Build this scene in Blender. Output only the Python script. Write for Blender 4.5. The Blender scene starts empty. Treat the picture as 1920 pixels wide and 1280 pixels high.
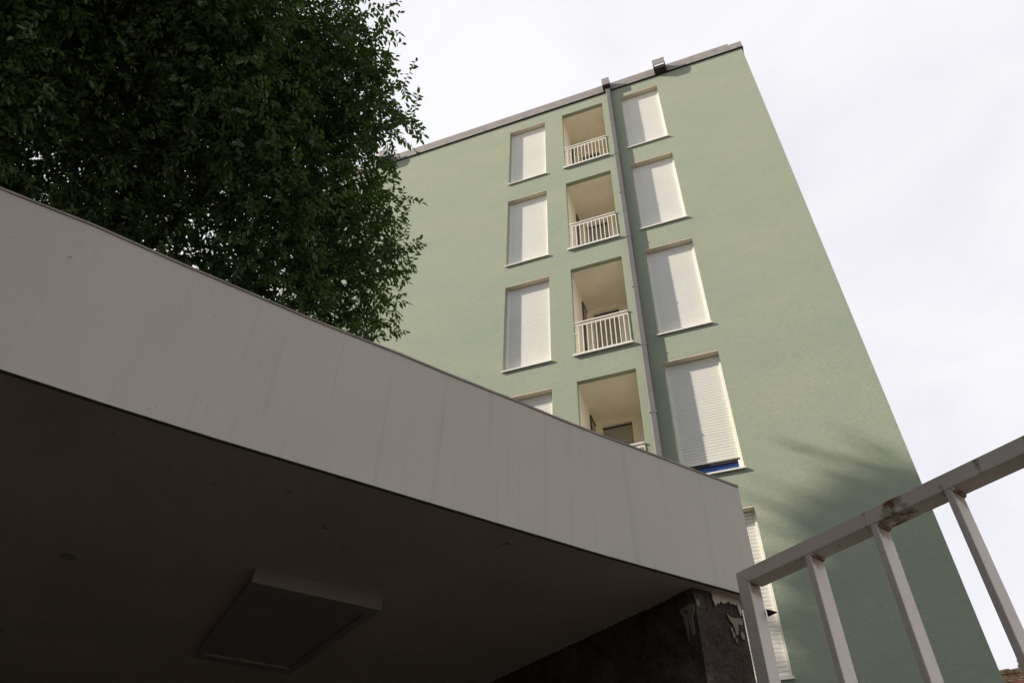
import bpy, math, random
import numpy as np
from mathutils import Vector, Matrix
random.seed(4); RNG = np.random.default_rng(11)
R = math.radians
scene = bpy.context.scene
COL = scene.collection
CZ = 1.3                       # eye height of the photographer above the ground

# ------------------------------------------------------------------ helpers
def tag(o, label=None, cat=None, group=None, kind=None):
    if label: o['label'] = label
    if cat: o['category'] = cat
    if group: o['group'] = group
    if kind: o['kind'] = kind
    return o

def empty(name, loc, rz=0, label=None, cat=None, group=None):
    o = bpy.data.objects.new(name, None); COL.objects.link(o)
    o.location = loc; o.rotation_euler = (0, 0, rz); o.empty_display_size = .2
    return tag(o, label, cat, group)

class MB:
    def __init__(s): s.v = []; s.f = []
    def face(s, *pts):
        b = len(s.v); s.v += [tuple(p) for p in pts]; s.f.append(tuple(range(b, b+len(pts)))); return s
    def box(s, x0, x1, y0, y1, z0, z1):
        b = len(s.v)
        s.v += [(x0,y0,z0),(x1,y0,z0),(x1,y1,z0),(x0,y1,z0),(x0,y0,z1),(x1,y0,z1),(x1,y1,z1),(x0,y1,z1)]
        for q in ((0,3,2,1),(4,5,6,7),(0,1,5,4),(1,2,6,5),(2,3,7,6),(3,0,4,7)): s.f.append(tuple(b+i for i in q))
        return s
    def prism(s, poly, fn):
        """poly: list of 2d points; fn(p, k) -> 3d for k=0 (near) / 1 (far)"""
        n = len(poly); b = len(s.v)
        s.v += [tuple(fn(p, 0)) for p in poly] + [tuple(fn(p, 1)) for p in poly]
        s.f.append(tuple(b+i for i in range(n))); s.f.append(tuple(b+n+i for i in reversed(range(n))))
        for i in range(n):
            j = (i+1) % n; s.f.append((b+j, b+i, b+n+i, b+n+j))
        return s
    def tube(s, pts, radii, seg=10):
        pts = [Vector(p) for p in pts]; rings = []
        up = Vector((.31, .77, .2)).normalized()
        for i, p in enumerate(pts):
            d = (pts[min(i+1, len(pts)-1)] - pts[max(i-1, 0)]).normalized()
            a = d.cross(up).normalized(); c = d.cross(a)
            b = len(s.v); r = radii[i] if hasattr(radii, '__len__') else radii
            for k in range(seg):
                t = 2*math.pi*k/seg
                s.v.append(tuple(p + a*math.cos(t)*r + c*math.sin(t)*r))
            rings.append(b)
        for r0, r1 in zip(rings, rings[1:]):
            for k in range(seg):
                j = (k+1) % seg; s.f.append((r0+k, r0+j, r1+j, r1+k))
        s.f.append(tuple(rings[0]+k for k in reversed(range(seg)))); s.f.append(tuple(rings[-1]+k for k in range(seg)))
        return s
    def build(s, name, mat, parent=None, bevel=0, smooth=False, origin=None):
        me = bpy.data.meshes.new(name)
        v = s.v
        if origin is not None: v = [(a-origin[0], b-origin[1], c-origin[2]) for a, b, c in v]
        me.from_pydata(v, [], s.f); me.materials.append(mat)
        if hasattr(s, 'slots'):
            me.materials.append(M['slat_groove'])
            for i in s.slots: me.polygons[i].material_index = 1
        me.update()
        o = bpy.data.objects.new(name, me); COL.objects.link(o)
        if parent is not None: o.parent = parent
        if origin is not None: o.location = origin
        if smooth:
            for p in me.polygons: p.use_smooth = True
        if bevel:
            m = o.modifiers.new('bevel', 'BEVEL'); m.width = bevel; m.segments = 2; m.limit_method = 'ANGLE'; m.angle_limit = R(40)
        return o

def copy_tree(o, parent=None):
    c = o.copy(); COL.objects.link(c); c.parent = parent
    for ch in o.children: copy_tree(ch, c)
    return c

# ------------------------------------------------------------------ materials
class NT:
    def __init__(s, name):
        s.m = bpy.data.materials.new(name); s.m.use_nodes = True
        s.t = s.m.node_tree; s.b = s.t.nodes['Principled BSDF']; s.out = s.t.nodes['Material Output']
        s.tc = s.t.nodes.new('ShaderNodeTexCoord')
    def n(s, kind, **kw):
        o = s.t.nodes.new(kind)
        for k, v in kw.items(): setattr(o, k, v)
        return o
    def l(s, a, b): s.t.links.new(a, b)
    def mapping(s, scale=(1,1,1), rot=(0,0,0), loc=(0,0,0), src='Object'):
        m = s.n('ShaderNodeMapping'); m.inputs['Scale'].default_value = scale
        m.inputs['Rotation'].default_value = rot; m.inputs['Location'].default_value = loc
        s.l(s.tc.outputs[src], m.inputs['Vector']); return m.outputs[0]
    def noise(s, vec, scale, detail=4, rough=.55, dist=0):
        o = s.n('ShaderNodeTexNoise'); o.inputs['Scale'].default_value = scale
        o.inputs['Detail'].default_value = detail; o.inputs['Roughness'].default_value = rough
        o.inputs['Distortion'].default_value = dist
        s.l(vec, o.inputs['Vector']); return o.outputs['Fac']
    def ramp(s, fac, stops):
        o = s.n('ShaderNodeValToRGB'); e = o.color_ramp.elements
        while len(e) < len(stops): e.new(.5)
        for el, (p, c) in zip(e, stops):
            el.position = p; el.color = (c, c, c, 1) if not hasattr(c, '__len__') else (*c, 1)
        s.l(fac, o.inputs[0]); return o.outputs[0]
    def mix(s, fac, a, b, blend='MIX'):
        o = s.n('ShaderNodeMix', data_type='RGBA', blend_type=blend)
        for i, x in ((0, fac), (6, a), (7, b)):
            if hasattr(x, 'links'): s.l(x, o.inputs[i])
            elif i == 0: o.inputs[0].default_value = x
            else: o.inputs[i].default_value = (*x, 1)
        return o.outputs[2]
    def math(s, op, a, b=0.):
        o = s.n('ShaderNodeMath', operation=op)
        for i, x in ((0, a), (1, b)):
            if hasattr(x, 'links'): s.l(x, o.inputs[i])
            else: o.inputs[i].default_value = x
        return o.outputs[0]
    def color(s, c, rough=.8, spec=.3, metal=0):
        if hasattr(c, 'links'): s.l(c, s.b.inputs['Base Color'])
        else: s.b.inputs['Base Color'].default_value = (*c, 1)
        s.b.inputs['Roughness'].default_value = rough; s.b.inputs['Specular IOR Level'].default_value = spec
        s.b.inputs['Metallic'].default_value = metal; return s
    def bump(s, h, strength=.3, dist=.01):
        o = s.n('ShaderNodeBump'); o.inputs['Strength'].default_value = strength; o.inputs['Distance'].default_value = dist
        s.l(h, o.inputs['Height']); s.l(o.outputs[0], s.b.inputs['Normal']); return s

M = {}
def simple(name, c, rough=.7, spec=.3, metal=0, var=.12, scale=6):
    k = NT(name); v = k.mapping()
    f = k.noise(v, scale, 5)
    lo = tuple(x*(1-var) for x in c); hi = tuple(min(1, x*(1+var)) for x in c)
    k.color(k.ramp(f, [(.3, lo), (.7, hi)]), rough, spec, metal); M[name] = k.m; return k

# sage green trowelled render
k = NT('sage_render'); v = k.mapping()
big = k.noise(k.mapping((.5,.5,.9)), 1.1, 5, .6, .6); med = k.noise(k.mapping((1,1,1.6)), 4.5, 4, .6, .8); fine = k.noise(v, 60, 4, .65); trow = k.noise(k.mapping((1,1,1.5)), 13, 5, .65, 1.1)
c = k.mix(k.ramp(big, [(.32, 0.), (.68, 1.)]), (.325,.374,.282), (.382,.404,.306))
c = k.mix(k.math('MULTIPLY', k.ramp(med, [(.42, 0.), (.72, 1.)]), .40), c, (.40,.415,.325))
c = k.mix(k.math('MULTIPLY', k.ramp(fine, [(.35, 1.), (.5, 0.)]), .30), c, (.2,.25,.17))
c = k.mix(k.math('MULTIPLY', k.ramp(trow, [(.40, 1.), (.58, 0.)]), .30), c, (.27,.315,.225))
k.color(c, .92, .15)
k.bump(k.math('ADD', k.math('MULTIPLY', trow, .9), k.math('MULTIPLY', fine, .5)), .38, .012); M['green'] = k.m

simple('soffit_cream', (.68,.61,.48), .85, .2, var=.06)
simple('loggia_paint', (.92,.855,.74), .85, .2, var=.05, scale=3)
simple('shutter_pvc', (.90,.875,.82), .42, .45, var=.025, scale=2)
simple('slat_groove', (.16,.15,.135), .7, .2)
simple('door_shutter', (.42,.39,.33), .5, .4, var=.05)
simple('white_metal', (.84,.81,.745), .4, .5, var=.05, scale=12)
simple('dark_frame', (.05,.05,.045), .4, .5)
simple('pipe_zinc', (.150,.145,.140), .6, .3, .0, var=.1, scale=5)
simple('zinc', (.29,.265,.25), .6, .35, .0, var=.14, scale=5)
simple('black_metal', (.015,.013,.013), .6, .4)
simple('roof_gravel', (.2,.19,.18), .95, .1)
simple('asphalt', (.21,.195,.17), .9, .2, var=.3, scale=20)
simple('paving', (.11,.103,.092), .9, .2, var=.2, scale=8)
simple('stone_wall', (.30,.27,.23), .9, .2, var=.2, scale=2)
simple('window_dark', (.03,.035,.04), .15, .6)
simple('sky_blue_pane', (.035,.07,.26), .3, .6, var=.1)  # pane coloured blue in place of reflected sky
simple('chimney_render', (.62,.52,.38), .9, .2, var=.1)
simple('red_clay', (.33,.10,.06), .8, .2, var=.25, scale=14)
simple('flashing', (.28,.235,.205), .6, .4, .1, var=.35, scale=9)
simple('shadow_black', (.025,.02,.017), .8, .2)
simple('cream_splash', (.23,.19,.14), .7, .3, var=.15, scale=30)

# fascia: dirty off-white paint with faint runs
k = NT('fascia_paint'); v = k.mapping()
st = k.noise(k.mapping((30, 30, .9)), 1.0, 3, .6, .25); area = k.noise(k.mapping((1.5,1.5,1.1), loc=(3.1,1.2,0)), 1.3, 2)
st2 = k.noise(k.mapping((75, 75, 1.4)), 1.0, 2, .5, .2)
big = k.noise(v, 2.2, 5, .6)
base = k.ramp(big, [(.3, (.51,.472,.393)), (.7, (.55,.51,.428))])
m1 = k.math('MULTIPLY', k.ramp(st, [(.60, 0.), (.70, 1.)]), k.ramp(area, [(.42, 0.), (.62, .20)]))
c = k.mix(m1, base, (.27,.245,.215))
m2 = k.math('MULTIPLY', k.ramp(st2, [(.62, 0.), (.70, 1.)]), k.ramp(area, [(.36, .02), (.6, .15)]))
c = k.mix(m2, c, (.25,.225,.2))
sp = k.noise(v, 60, 1); c = k.mix(k.ramp(sp, [(.79, 0.), (.81, .6)]), c, (.16,.14,.12))
k.color(c, .62, .35); k.bump(k.noise(v, 40, 3), .12, .004); M['fascia'] = k.m

# ceiling of the shelter
k = NT('ceiling_paint'); v = k.mapping()
big = k.noise(v, 1.7, 5, .6, .6); sp = k.noise(v, 26, 2, .5); cr = k.noise(k.mapping((1,4,1)), 7, 5, .65, 1.2)
c = k.ramp(big, [(.3, (.53,.45,.375)), (.7, (.68,.58,.485))])
c = k.mix(k.ramp(sp, [(.735, 0.), (.77, .7)]), c, (.09,.075,.06))
c = k.mix(k.math('MULTIPLY', k.ramp(cr, [(.66, 0.), (.7, 1.)]), .35), c, (.14,.115,.09))
k.color(c, .85, .2); k.bump(k.noise(v, 30, 4), .25, .006); M['ceiling'] = k.m
simple('hatch_paint', (.35,.30,.255), .7, .3, var=.1, scale=4)

# old plaster wall
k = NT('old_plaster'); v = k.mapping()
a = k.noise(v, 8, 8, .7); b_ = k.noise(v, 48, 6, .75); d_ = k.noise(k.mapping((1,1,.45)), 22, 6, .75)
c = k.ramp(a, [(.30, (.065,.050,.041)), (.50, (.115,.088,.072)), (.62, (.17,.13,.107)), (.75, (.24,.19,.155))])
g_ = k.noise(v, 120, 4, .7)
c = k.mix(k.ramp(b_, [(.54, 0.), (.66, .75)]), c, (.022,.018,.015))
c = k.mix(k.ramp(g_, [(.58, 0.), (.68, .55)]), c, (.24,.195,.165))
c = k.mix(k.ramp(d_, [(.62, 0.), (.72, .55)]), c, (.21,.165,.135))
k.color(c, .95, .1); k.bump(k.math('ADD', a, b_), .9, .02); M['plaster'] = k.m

# gate paint with rust (local x runs along the rail, local z = height)
def gate_mat(name, spots, top=None):
    k = NT(name); v = k.mapping(); n1 = k.noise(v, 28, 5, .65); n2 = k.noise(v, 70, 4, .6); n3 = k.noise(v, 6, 4)
    c = k.ramp(n3, [(.3, (.76,.665,.575)), (.7, (.85,.765,.68))])
    c = k.mix(k.ramp(n2, [(.66, 0.), (.74, .55)]), c, (.2,.15,.12))
    sep = k.n('ShaderNodeSeparateXYZ'); k.l(k.tc.outputs['Object'], sep.inputs[0])
    for (x0, w, amt) in spots:
        dx = k.math('DIVIDE', k.math('ABSOLUTE', k.math('SUBTRACT', sep.outputs[0], x0)), w)
        mk = k.math('SUBTRACT', k.math('ADD', k.math('MULTIPLY', n1, 2.4), amt), k.math('ADD', dx, 1.0))
        c = k.mix(k.ramp(mk, [(.05, 0.), (.16, .75)]), c, (.40,.34,.22))
        c = k.mix(k.ramp(mk, [(.30, 0.), (.44, .95)]), c, (.21,.085,.036))
        c = k.mix(k.ramp(mk, [(.62, 0.), (.70, .9)]), c, (.10,.055,.03))
    if top is not None:
        dz = k.math('DIVIDE', k.math('SUBTRACT', top, sep.outputs[2]), .035)
        mk = k.math('MULTIPLY', k.math('SUBTRACT', k.math('MULTIPLY', n1, 2.0), dz), k.math('GREATER_THAN', sep.outputs[1], .004))
        c = k.mix(k.ramp(mk, [(.0, 0.), (.35, .8)]), c, (.30,.21,.13))
        c = k.mix(k.ramp(mk, [(.9, 0.), (1.3, .6)]), c, (.11,.05,.025))
    k.color(c, .55, .4); k.bump(k.math('ADD', n2, n1), .22, .003); M[name] = k.m

# foliage
def leaf_mat(name, c0, c1, trans, spec=.28):
    k = NT(name)
    at = k.n('ShaderNodeAttribute', attribute_name='tone')
    c = k.mix(at.outputs['Fac'], c0, c1)
    k.color(c, .5, spec)
    tr = k.n('ShaderNodeBsdfTranslucent')
    tc = k.mix(at.outputs['Fac'], tuple(x*1.3 for x in trans), trans); k.l(tc, tr.inputs[0])
    mx = k.n('ShaderNodeAddShader'); k.l(k.b.outputs[0], mx.inputs[0]); k.l(tr.outputs[0], mx.inputs[1])
    k.l(mx.outputs[0], k.out.inputs[0]); M[name] = k.m
leaf_mat('leaf', (.032,.052,.018), (.088,.124,.042), (.030,.055,.009))
k = NT('bark'); v = k.mapping((1,1,.25)); f = k.noise(v, 30, 6, .7)
k.color(k.ramp(f, [(.3, (.018,.014,.011)), (.7, (.06,.048,.038))]), .95, .1); k.bump(f, .8, .02); M['bark'] = k.m

# clay roof tiles
k = NT('roof_tiles'); v = k.mapping()
w = k.n('ShaderNodeTexBrick'); w.inputs['Scale'].default_value = 1
w.offset = .5
w.inputs['Brick Width'].default_value = .22; w.inputs['Row Height'].default_value = .26; w.inputs['Mortar Size'].default_value = .02
w.inputs['Color1'].default_value = (.30,.19,.11,1); w.inputs['Color2'].default_value = (.40,.27,.16,1); w.inputs['Mortar'].default_value = (.10,.06,.035,1)
k.l(v, w.inputs['Vector'])
c = k.mix(.35, w.outputs['Color'], k.ramp(k.noise(v, 8, 4), [(.3, (.2,.12,.07)), (.7, (.45,.33,.2))]))
k.color(c, .9, .15); M['tiles'] = k.m

# ------------------------------------------------------------------ apartment building
D = 9.986
XL, XR = -10.2, 1.945
ZR = 18.235 + CZ
X = dict(L=(-4.125,-3.164), B=(-2.699,-1.634), W=(-1.164,-.226))
def wz(k): return (15.42-3*k+CZ, 17.81-3*k+CZ)      # window sill, lintel
def bz(k): return (15.40-3*k+CZ, 17.80-3*k+CZ)
bld = empty('apartment_building', ((XL+XR)/2, D, 0), 0,
            'tall sage green apartment block with white roller shutters and a column of loggias', 'building')
def bl(mb, name, mat, parent=None, **kw):
    """parts are written in world coordinates and stored relative to the building's base"""
    o0 = bld.location
    mb.v = [(a-o0[0], b-o0[1], c-o0[2]) for a, b, c in mb.v]
    return mb.build(name, mat, parent or bld, **kw)

NF = 5
openings = []
for kk in range(NF):
    z0, z1 = wz(kk); openings += [(*X['L'], z0, z1, .26), (*X['W'], z0, z1, .26)]
    z0, z1 = bz(kk); openings.append((*X['B'], z0, z1, .10))
xs = sorted({XL, XR, -7, -5.5, 0.8} | {o[i] for o in openings for i in (0, 1)})
zs = sorted({0, ZR, 1.5} | {o[i] for o in openings for i in (2, 3)})
m = MB()
for a, b in zip(xs, xs[1:]):
    for c, d in zip(zs, zs[1:]):
        if any(o[0] <= (a+b)/2 <= o[1] and o[2] <= (c+d)/2 <= o[3] for o in openings): continue
        m.face((a,D,c),(b,D,c),(b,D,d),(a,D,d))
for (a, b, c, d, dep) in openings:                       # reveals
    m.face((a,D,c),(a,D,d),(a,D+dep,d),(a,D+dep,c)); m.face((b,D,c),(b,D+dep,c),(b,D+dep,d),(b,D,d))
    m.face((a,D,d),(b,D,d),(b,D+dep,d),(a,D+dep,d)); m.face((a,D,c),(a,D+dep,c),(b,D+dep,c),(b,D,c))
YB = D+11
m.face((XR,D,0),(XR,YB,0),(XR,YB,ZR),(XR,D,ZR)); m.face((XL,D,0),(XL,D,ZR),(XL,YB,ZR),(XL,YB,0)); m.face((XL,YB,0),(XL,YB,ZR),(XR,YB,ZR),(XR,YB,0))
bl(m, 'wall', M['green'])
# roof: flat slab with a metal verge trim
bl(MB().box(XL+.02, XR-.02, D+.02, YB-.02, ZR-.25, ZR+.02), 'roof', M['roof_gravel'])
m = MB(); m.box(XL-.05, XR-.28, D-.034, D-.020, ZR-.005, ZR+.335); m.box(XR-.28, XR+.030, D-.034, D-.020, ZR-.005, ZR+.262)
m.box(XL-.05, XR+.030, D-.020, D+.30, ZR+.235, ZR+.247)
m.box(XR+.015, XR+.030, D-.020, YB+.03, ZR-.005, ZR+.235)
bl(m, 'roof_trim', M['zinc'])
m = MB(); m.box(XL-.05, XR+.036, D-.040, D+.001, ZR-.018, ZR-.006); m.box(XR, XR+.036, D+.001, YB+.03, ZR-.018, ZR-.006)
bl(m, 'trim_shadow', M['black_metal'])  # black strip painted in as the shadow line under the trim
for i in range(22):
    x = XL+.3+i*.56
    if x < XR: bl(MB().tube([(x, D-.033, ZR+(.05 if i % 2 else .2)), (x, D-.040, ZR+(.05 if i % 2 else .2))], .011, 6), 'trim_screw', M['black_metal'])

# windows -------------------------------------------------
def slats(x0, x1, z0, z1, y, n, depth=.010):
    m = MB(); prof = [(.0, .016), (.08, .014), (.10, .0), (.3, -.45*depth), (.6, -depth*.85), (.82, -depth), (.88, -depth*.9), (.885, .014), (1., .016)]
    h = (z1-z0)/n; rows = []
    for i in range(n):
        for (t, yy) in prof:
            b = len(m.v); m.v += [(x0, y+yy, z0+(i+t)*h), (x1, y+yy, z0+(i+t)*h)]; rows.append(b)
    for r0, r1 in zip(rows, rows[1:]): m.f.append((r0, r0+1, r1+1, r1))
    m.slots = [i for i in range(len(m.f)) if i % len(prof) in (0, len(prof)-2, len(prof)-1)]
    return m
def make_window(x0, x1, kk, gap=0.):
    z0, z1 = wz(kk); w = MB(); dp = D+.135
    for (a, b) in ((x0+.003, x0+.038), (x1-.038, x1-.003)):                         # guide rails
        w.box(a, b, dp-.03, dp+.05, z0+.03, z1-.028)
    if gap:
        w.box(x0+.038, x1-.038, dp-.005, dp+.05, z0+.03, z0+.085)
        w.box(x1-.075, x1-.038, dp-.003, dp+.048, z0+.085, z0+gap)
    o = bl(w, 'window', M['white_metal'])
    bl(MB().box(x0+.002, x1-.002, D+.003, dp-.004, z1-.026, z1-.003), 'lintel_lining', M['soffit_cream'], o)
    bl(MB().box(x0+.04, x1-.04, dp-.004, dp+.05, z1-.05, z1-.004), 'shutter_slot', M['black_metal'], o)
    n = 42 if not gap else 38
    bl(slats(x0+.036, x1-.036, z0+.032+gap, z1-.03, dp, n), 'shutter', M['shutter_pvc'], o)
    if gap:
        bl(MB().box(x0+.038, x1-.038, dp+.004, dp+.03, z0+gap-.018, z0+gap+.03), 'shutter_rail', M['black_metal'], o)
        p = bl(MB().box(x0+.038, x1-.04, dp+.035, dp+.045, z0+.08, z0+gap+.1), 'window_pane', M['sky_blue_pane'], o)
        p['label'] = 'pane with a painted blue sky reflection showing under the raised shutter'
    s = MB(); s.box(x0-.02, x1+.02, D-.038, dp+.09, z0+.004, z0+.020); s.box(x0-.02, x1+.02, D-.038, D-.028, z0-.006, z0+.0035)
    bl(s, 'window_sill', M['white_metal'], o)
    return o
for kk in range(NF):
    make_window(*X['L'], kk)
    make_window(*X['W'], kk, .26 if kk == 3 else 0)

# loggias -------------------------------------------------
for kk in range(NF):
    z0, z1 = bz(kk); x0, x1 = X['B']; yb = D+1.26; yi = D+.10
    a, b = x0-.012, x1+.05
    zf = z0+.02
    m = MB()
    m.face((a,yi,z1),(b,yi,z1),(b,yb,z1),(a,yb,z1)); m.face((a,yi,zf),(a,yi,z1),(a,yb,z1),(a,yb,zf))
    m.face((b,yi,zf),(b,yb,zf),(b,yb,z1),(b,yi,z1)); m.face((a,yi,zf),(a,yb,zf),(b,yb,zf),(b,yi,zf))
    dx0, dx1, dzt = x0+.10, x1-.40, z1-.11
    m.face((a,yb,zf),(a,yb,z1),(dx0,yb,z1),(dx0,yb,zf)); m.face((dx1,yb,zf),(dx1,yb,z1),(b,yb,z1),(b,yb,zf)); m.face((dx0,yb,dzt),(dx0,yb,z1),(dx1,yb,z1),(dx1,yb,dzt))
    m.face((dx0,yb,dzt),(dx1,yb,dzt),(dx1,yb+.12,dzt),(dx0,yb+.12,dzt)); m.face((dx0,yb,zf),(dx0,yb,dzt),(dx0,yb+.12,dzt),(dx0,yb+.12,zf)); m.face((dx1,yb,zf),(dx1,yb+.12,zf),(dx1,yb+.12,dzt),(dx1,yb,dzt))
    for q in ((x0-.012, a), ): pass
    # inner return strip closing the gap behind the facade opening
    m.face((x1,yi,zf),(b,yi,zf),(b,yi,z1),(x1,yi,z1))
    lg = bl(m, 'loggia', M['loggia_paint'])
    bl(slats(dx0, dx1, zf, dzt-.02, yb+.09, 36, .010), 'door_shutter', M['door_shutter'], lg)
    bl(MB().box(dx0, dx1, yb+.06, yb+.118, dzt-.035, dzt-.004), 'shutter_slot', M['dark_frame'], lg)
    # side window in the left cheek wall
    m = MB(); m.box(a+.002, a+.03, D+.80, D+.83, zf+.1, z1-.155); m.box(a+.002, a+.03, D+.80, D+1.13, z1-.18, z1-.15)
    bl(m, 'side_window', M['dark_frame'], lg)
    bl(MB().box(a+.001, a+.012, D+.83, D+1.12, zf+.1, z1-.18), 'window_pane', M['door_shutter'], lg)
    m = MB(); m.box(x0-.035, x1+.025, D-.05, D+.12, z0+.002, z0+.024); m.box(x0-.035, x1+.025, D-.05, D-.036, z0-.014, z0+.0015)
    bl(m, 'slab_edge', M['white_metal'], lg)
    # railing
    zt = z0+.83; yr = D-.012
    m = MB(); m.box(x0+.03, x1-.012, yr-.004, yr+.022, zt-.085, zt-.06); m.box(x0+.03, x1-.012, yr-.004, yr+.022, z0+.04, z0+.06)
    for x in (x0+.27, x1-.17): m.box(x-.009, x+.009, yr, yr+.02, zt-.06, zt-.022)
    for z in (z0+.12, z0+.55): m.box(x0+.001, x0+.05, yr+.03, yr+.042, z, z+.03); m.tube([(x0+.03, yr+.028, z+.015), (x0+.03, yr+.01, z+.015)], .012, 8)
    rl = bl(m, 'balcony_railing', M['white_metal'])
    bl(MB().box(x0+.03, x1-.008, yr-.022, yr+.036, zt-.022, zt), 'handrail', M['white_metal'], rl)
    for i in range(12):
        x = x0+.085+i*(x1-x0-.10)/11
        bl(MB().box(x-.0065, x+.0065, yr-.006, yr+.024, z0+.06, zt-.085), 'baluster', M['white_metal'], rl)

# downpipe ------------------------------------------------
px = -1.42
m = MB(); m.box(px-.06, px+.06, D-.125, D-.022, .25, ZR-.02)
dpipe = bl(m, 'downpipe', M['pipe_zinc'], bevel=.018)
for i in range(11):
    z = ZR-1.55-i*1.5
    if z > .6: bl(MB().box(px-.063, px+.063, D-.128, D-.019, z, z+.03), 'pipe_collar', M['pipe_zinc'], dpipe)
# roof outlets
def outlet(x0, x1, dep, zt, lid_gap=True):
    m = MB(); yw = D-.042
    m.box(x0, x1, D-dep, yw, ZR-.02, ZR-.005); m.box(x0, x0+.012, D-dep, yw, ZR-.005, ZR+.2); m.box(x1-.012, x1, D-dep, yw, ZR-.005, ZR+.2)
    m.box(x0+.012, x1-.012, D-dep, D-dep+.012, ZR-.005, ZR+(.10 if lid_gap else .2))
    for s in (x0-.012, x1): m.box(s, s+.012, D-dep-.012, D-.041, ZR+.0, ZR+.30)
    o = bl(m, 'roof_outlet', M['black_metal'])
    bl(MB().box(x0-.012, x1+.012, D-dep-.030, D-dep-.014, ZR+(.13 if lid_gap else .04), ZR+zt), 'outlet_lid', M['zinc'], o)
outlet(-.19, .09, .20, .39); outlet(-1.53, -1.36, .17, .36, False); outlet(-7.98, -7.70, .21, .43)

# ------------------------------------------------------------------ entrance shelter (concrete canopy)
Zc = 1.0 + CZ
FB = [(-3.028,-1.241), (-1.384,.708), (-1.26,.870), (-1.118,1.047), (-.448,1.843), (-.086,2.248)]   # fascia foot in plan
A = np.array(FB[1]); Bp = np.array(FB[-1]); fh = (Bp-A)/np.linalg.norm(Bp-A); fn = np.array([fh[1], -fh[0]])
def ftop(s): return Zc + .4722 - .0392*(s+.204) - (.004 if s > .5 else 0)
shel = empty('entrance_shelter', (-1.6, 2.6, 0), 0, 'grey concrete entrance shelter with a deep streaked fascia and dark ceiling', 'shelter')
so = shel.location
def sh(mb, name, mat, parent=None, **kw):
    mb.v = [(a-so[0], b-so[1], c-so[2]) for a, b, c in mb.v]; return mb.build(name, mat, parent or shel, **kw)
def off(p, d): return (p[0]+fn[0]*d, p[1]+fn[1]*d)
dens = []
for p, q in zip(FB, FB[1:]):
    n = max(1, int(np.hypot(q[0]-p[0], q[1]-p[1])/.12))
    dens += [(p[0]+(q[0]-p[0])*i/n, p[1]+(q[1]-p[1])*i/n) for i in range(n)]
dens.append(FB[-1])
def sof(p): return float(np.dot(np.array(p)-A, fh))
rr = np.random.default_rng(3)
# slight unevenness of the cast edge
tops = [ftop(sof(p)) + rr.normal(0, .0012) for p in dens]
m = MB()
t = .05
for (p, q, zp, zq) in zip(dens, dens[1:], tops, tops[1:]):
    pi, qi = off(p, -t), off(q, -t)
    m.face((*p, Zc), (*q, Zc), (*q, zq), (*p, zp)); m.face((*p, zp), (*q, zq), (*qi, zq), (*pi, zp)); m.face((*pi, Zc), (*qi, Zc), (*q, Zc), (*p, Zc))
e, ei = dens[-1], off(dens[-1], -t)
ex = (e[0]+fh[0]*.03, e[1]+fh[1]*.03)
m.face((*e, Zc), (*ei, Zc), (*ei, tops[-1]), (*e, tops[-1]))
sh(m, 'fascia', M['fascia'])
m = MB()
for (p, q, zp, zq) in zip(dens, dens[1:], tops, tops[1:]):
    po, qo, pi, qi = off(p, .003), off(q, .003), off(p, -.08), off(q, -.08)
    j1, j2 = zp+.001, zq+.001
    m.face((*po, j1-.003), (*qo, j2-.003), (*qo, j2+.003), (*po, j1+.003)); m.face((*po, j1+.003), (*qo, j2+.003), (*qi, j2+.003), (*pi, j1+.003)); m.face((*qo, j2-.003), (*po, j1-.003), (*off(p,.0), j1-.003), (*off(q,.0), j2-.003))
sh(m, 'edge_flashing', M['flashing'])
m = MB()
for (p, q) in zip(dens, dens[1:]):
    a0, a1, b0, b1 = off(p, -.002), off(q, -.002), off(p, -.0065), off(q, -.0065)
    m.face((*a0, Zc-.002), (*b0, Zc-.002), (*b1, Zc-.002), (*a1, Zc-.002)); m.face((*a0, Zc-.002), (*a1, Zc-.002), (*a1, Zc-.0035), (*a0, Zc-.0035)); m.face((*b0, Zc-.0035), (*a0, Zc-.0035), (*a1, Zc-.0035), (*b1, Zc-.0035)); m.face((*b0, Zc-.002), (*b0, Zc-.0035), (*b1, Zc-.0035), (*b1, Zc-.002))
sh(m, 'fascia_shadow', M['shadow_black'])  # dark strip stands in for the shadow gap under the fascia
# slab: ceiling below, roof above
DEP = 2.15
L0, L1 = FB[0], FB[-1]
wd = np.array([-.853, .522])                    # direction of the side wall, away from the fascia
def P(p, d): return (p[0]-fn[0]*d, p[1]-fn[1]*d)
c0, c1, c2, c3 = P(L0, t), P(L1, t), P(L1, DEP), P(L0, DEP)
m = MB()
for p, q in zip(dens, dens[1:]):
    p0, q0_, p1, q1_ = off(p, -.003), off(q, -.003), off(p, -.12), off(q, -.12)
    m.face((*p0, Zc-.0005), (*p1, Zc-.0005), (*q1_, Zc-.0005), (*q0_, Zc-.0005))
m.face((*off(dens[0], -.12), Zc-.0005), (*c3, Zc-.0005), (*c2, Zc-.0005), *[(*off(p, -.12), Zc-.0005) for p in reversed(dens[1:])])
sh(m, 'ceiling', M['ceiling'])
m = MB(); zt0, zt1 = ftop(sof(L0))-.05, ftop(sof(L1))-.05
m.face((*c0, zt0), (*c1, zt1), (*c2, zt1), (*c3, zt0)); m.face((*c1, Zc+.004), (*c2, Zc+.004), (*c2, zt1), (*c1, zt1)); m.face((*c2, Zc+.004), (*c3, Zc+.004), (*c3, zt0), (*c2, zt1)); m.face((*c3, Zc+.004), (*c0, Zc+.004), (*c0, zt0), (*c3, zt0))
sh(m, 'roof_slab', M['stone_wall'])
m = MB(); q0, q1 = P(L0, DEP-.12), P(L1, DEP-.12); r0, r1 = P(L0, DEP), P(L1, DEP)
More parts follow.
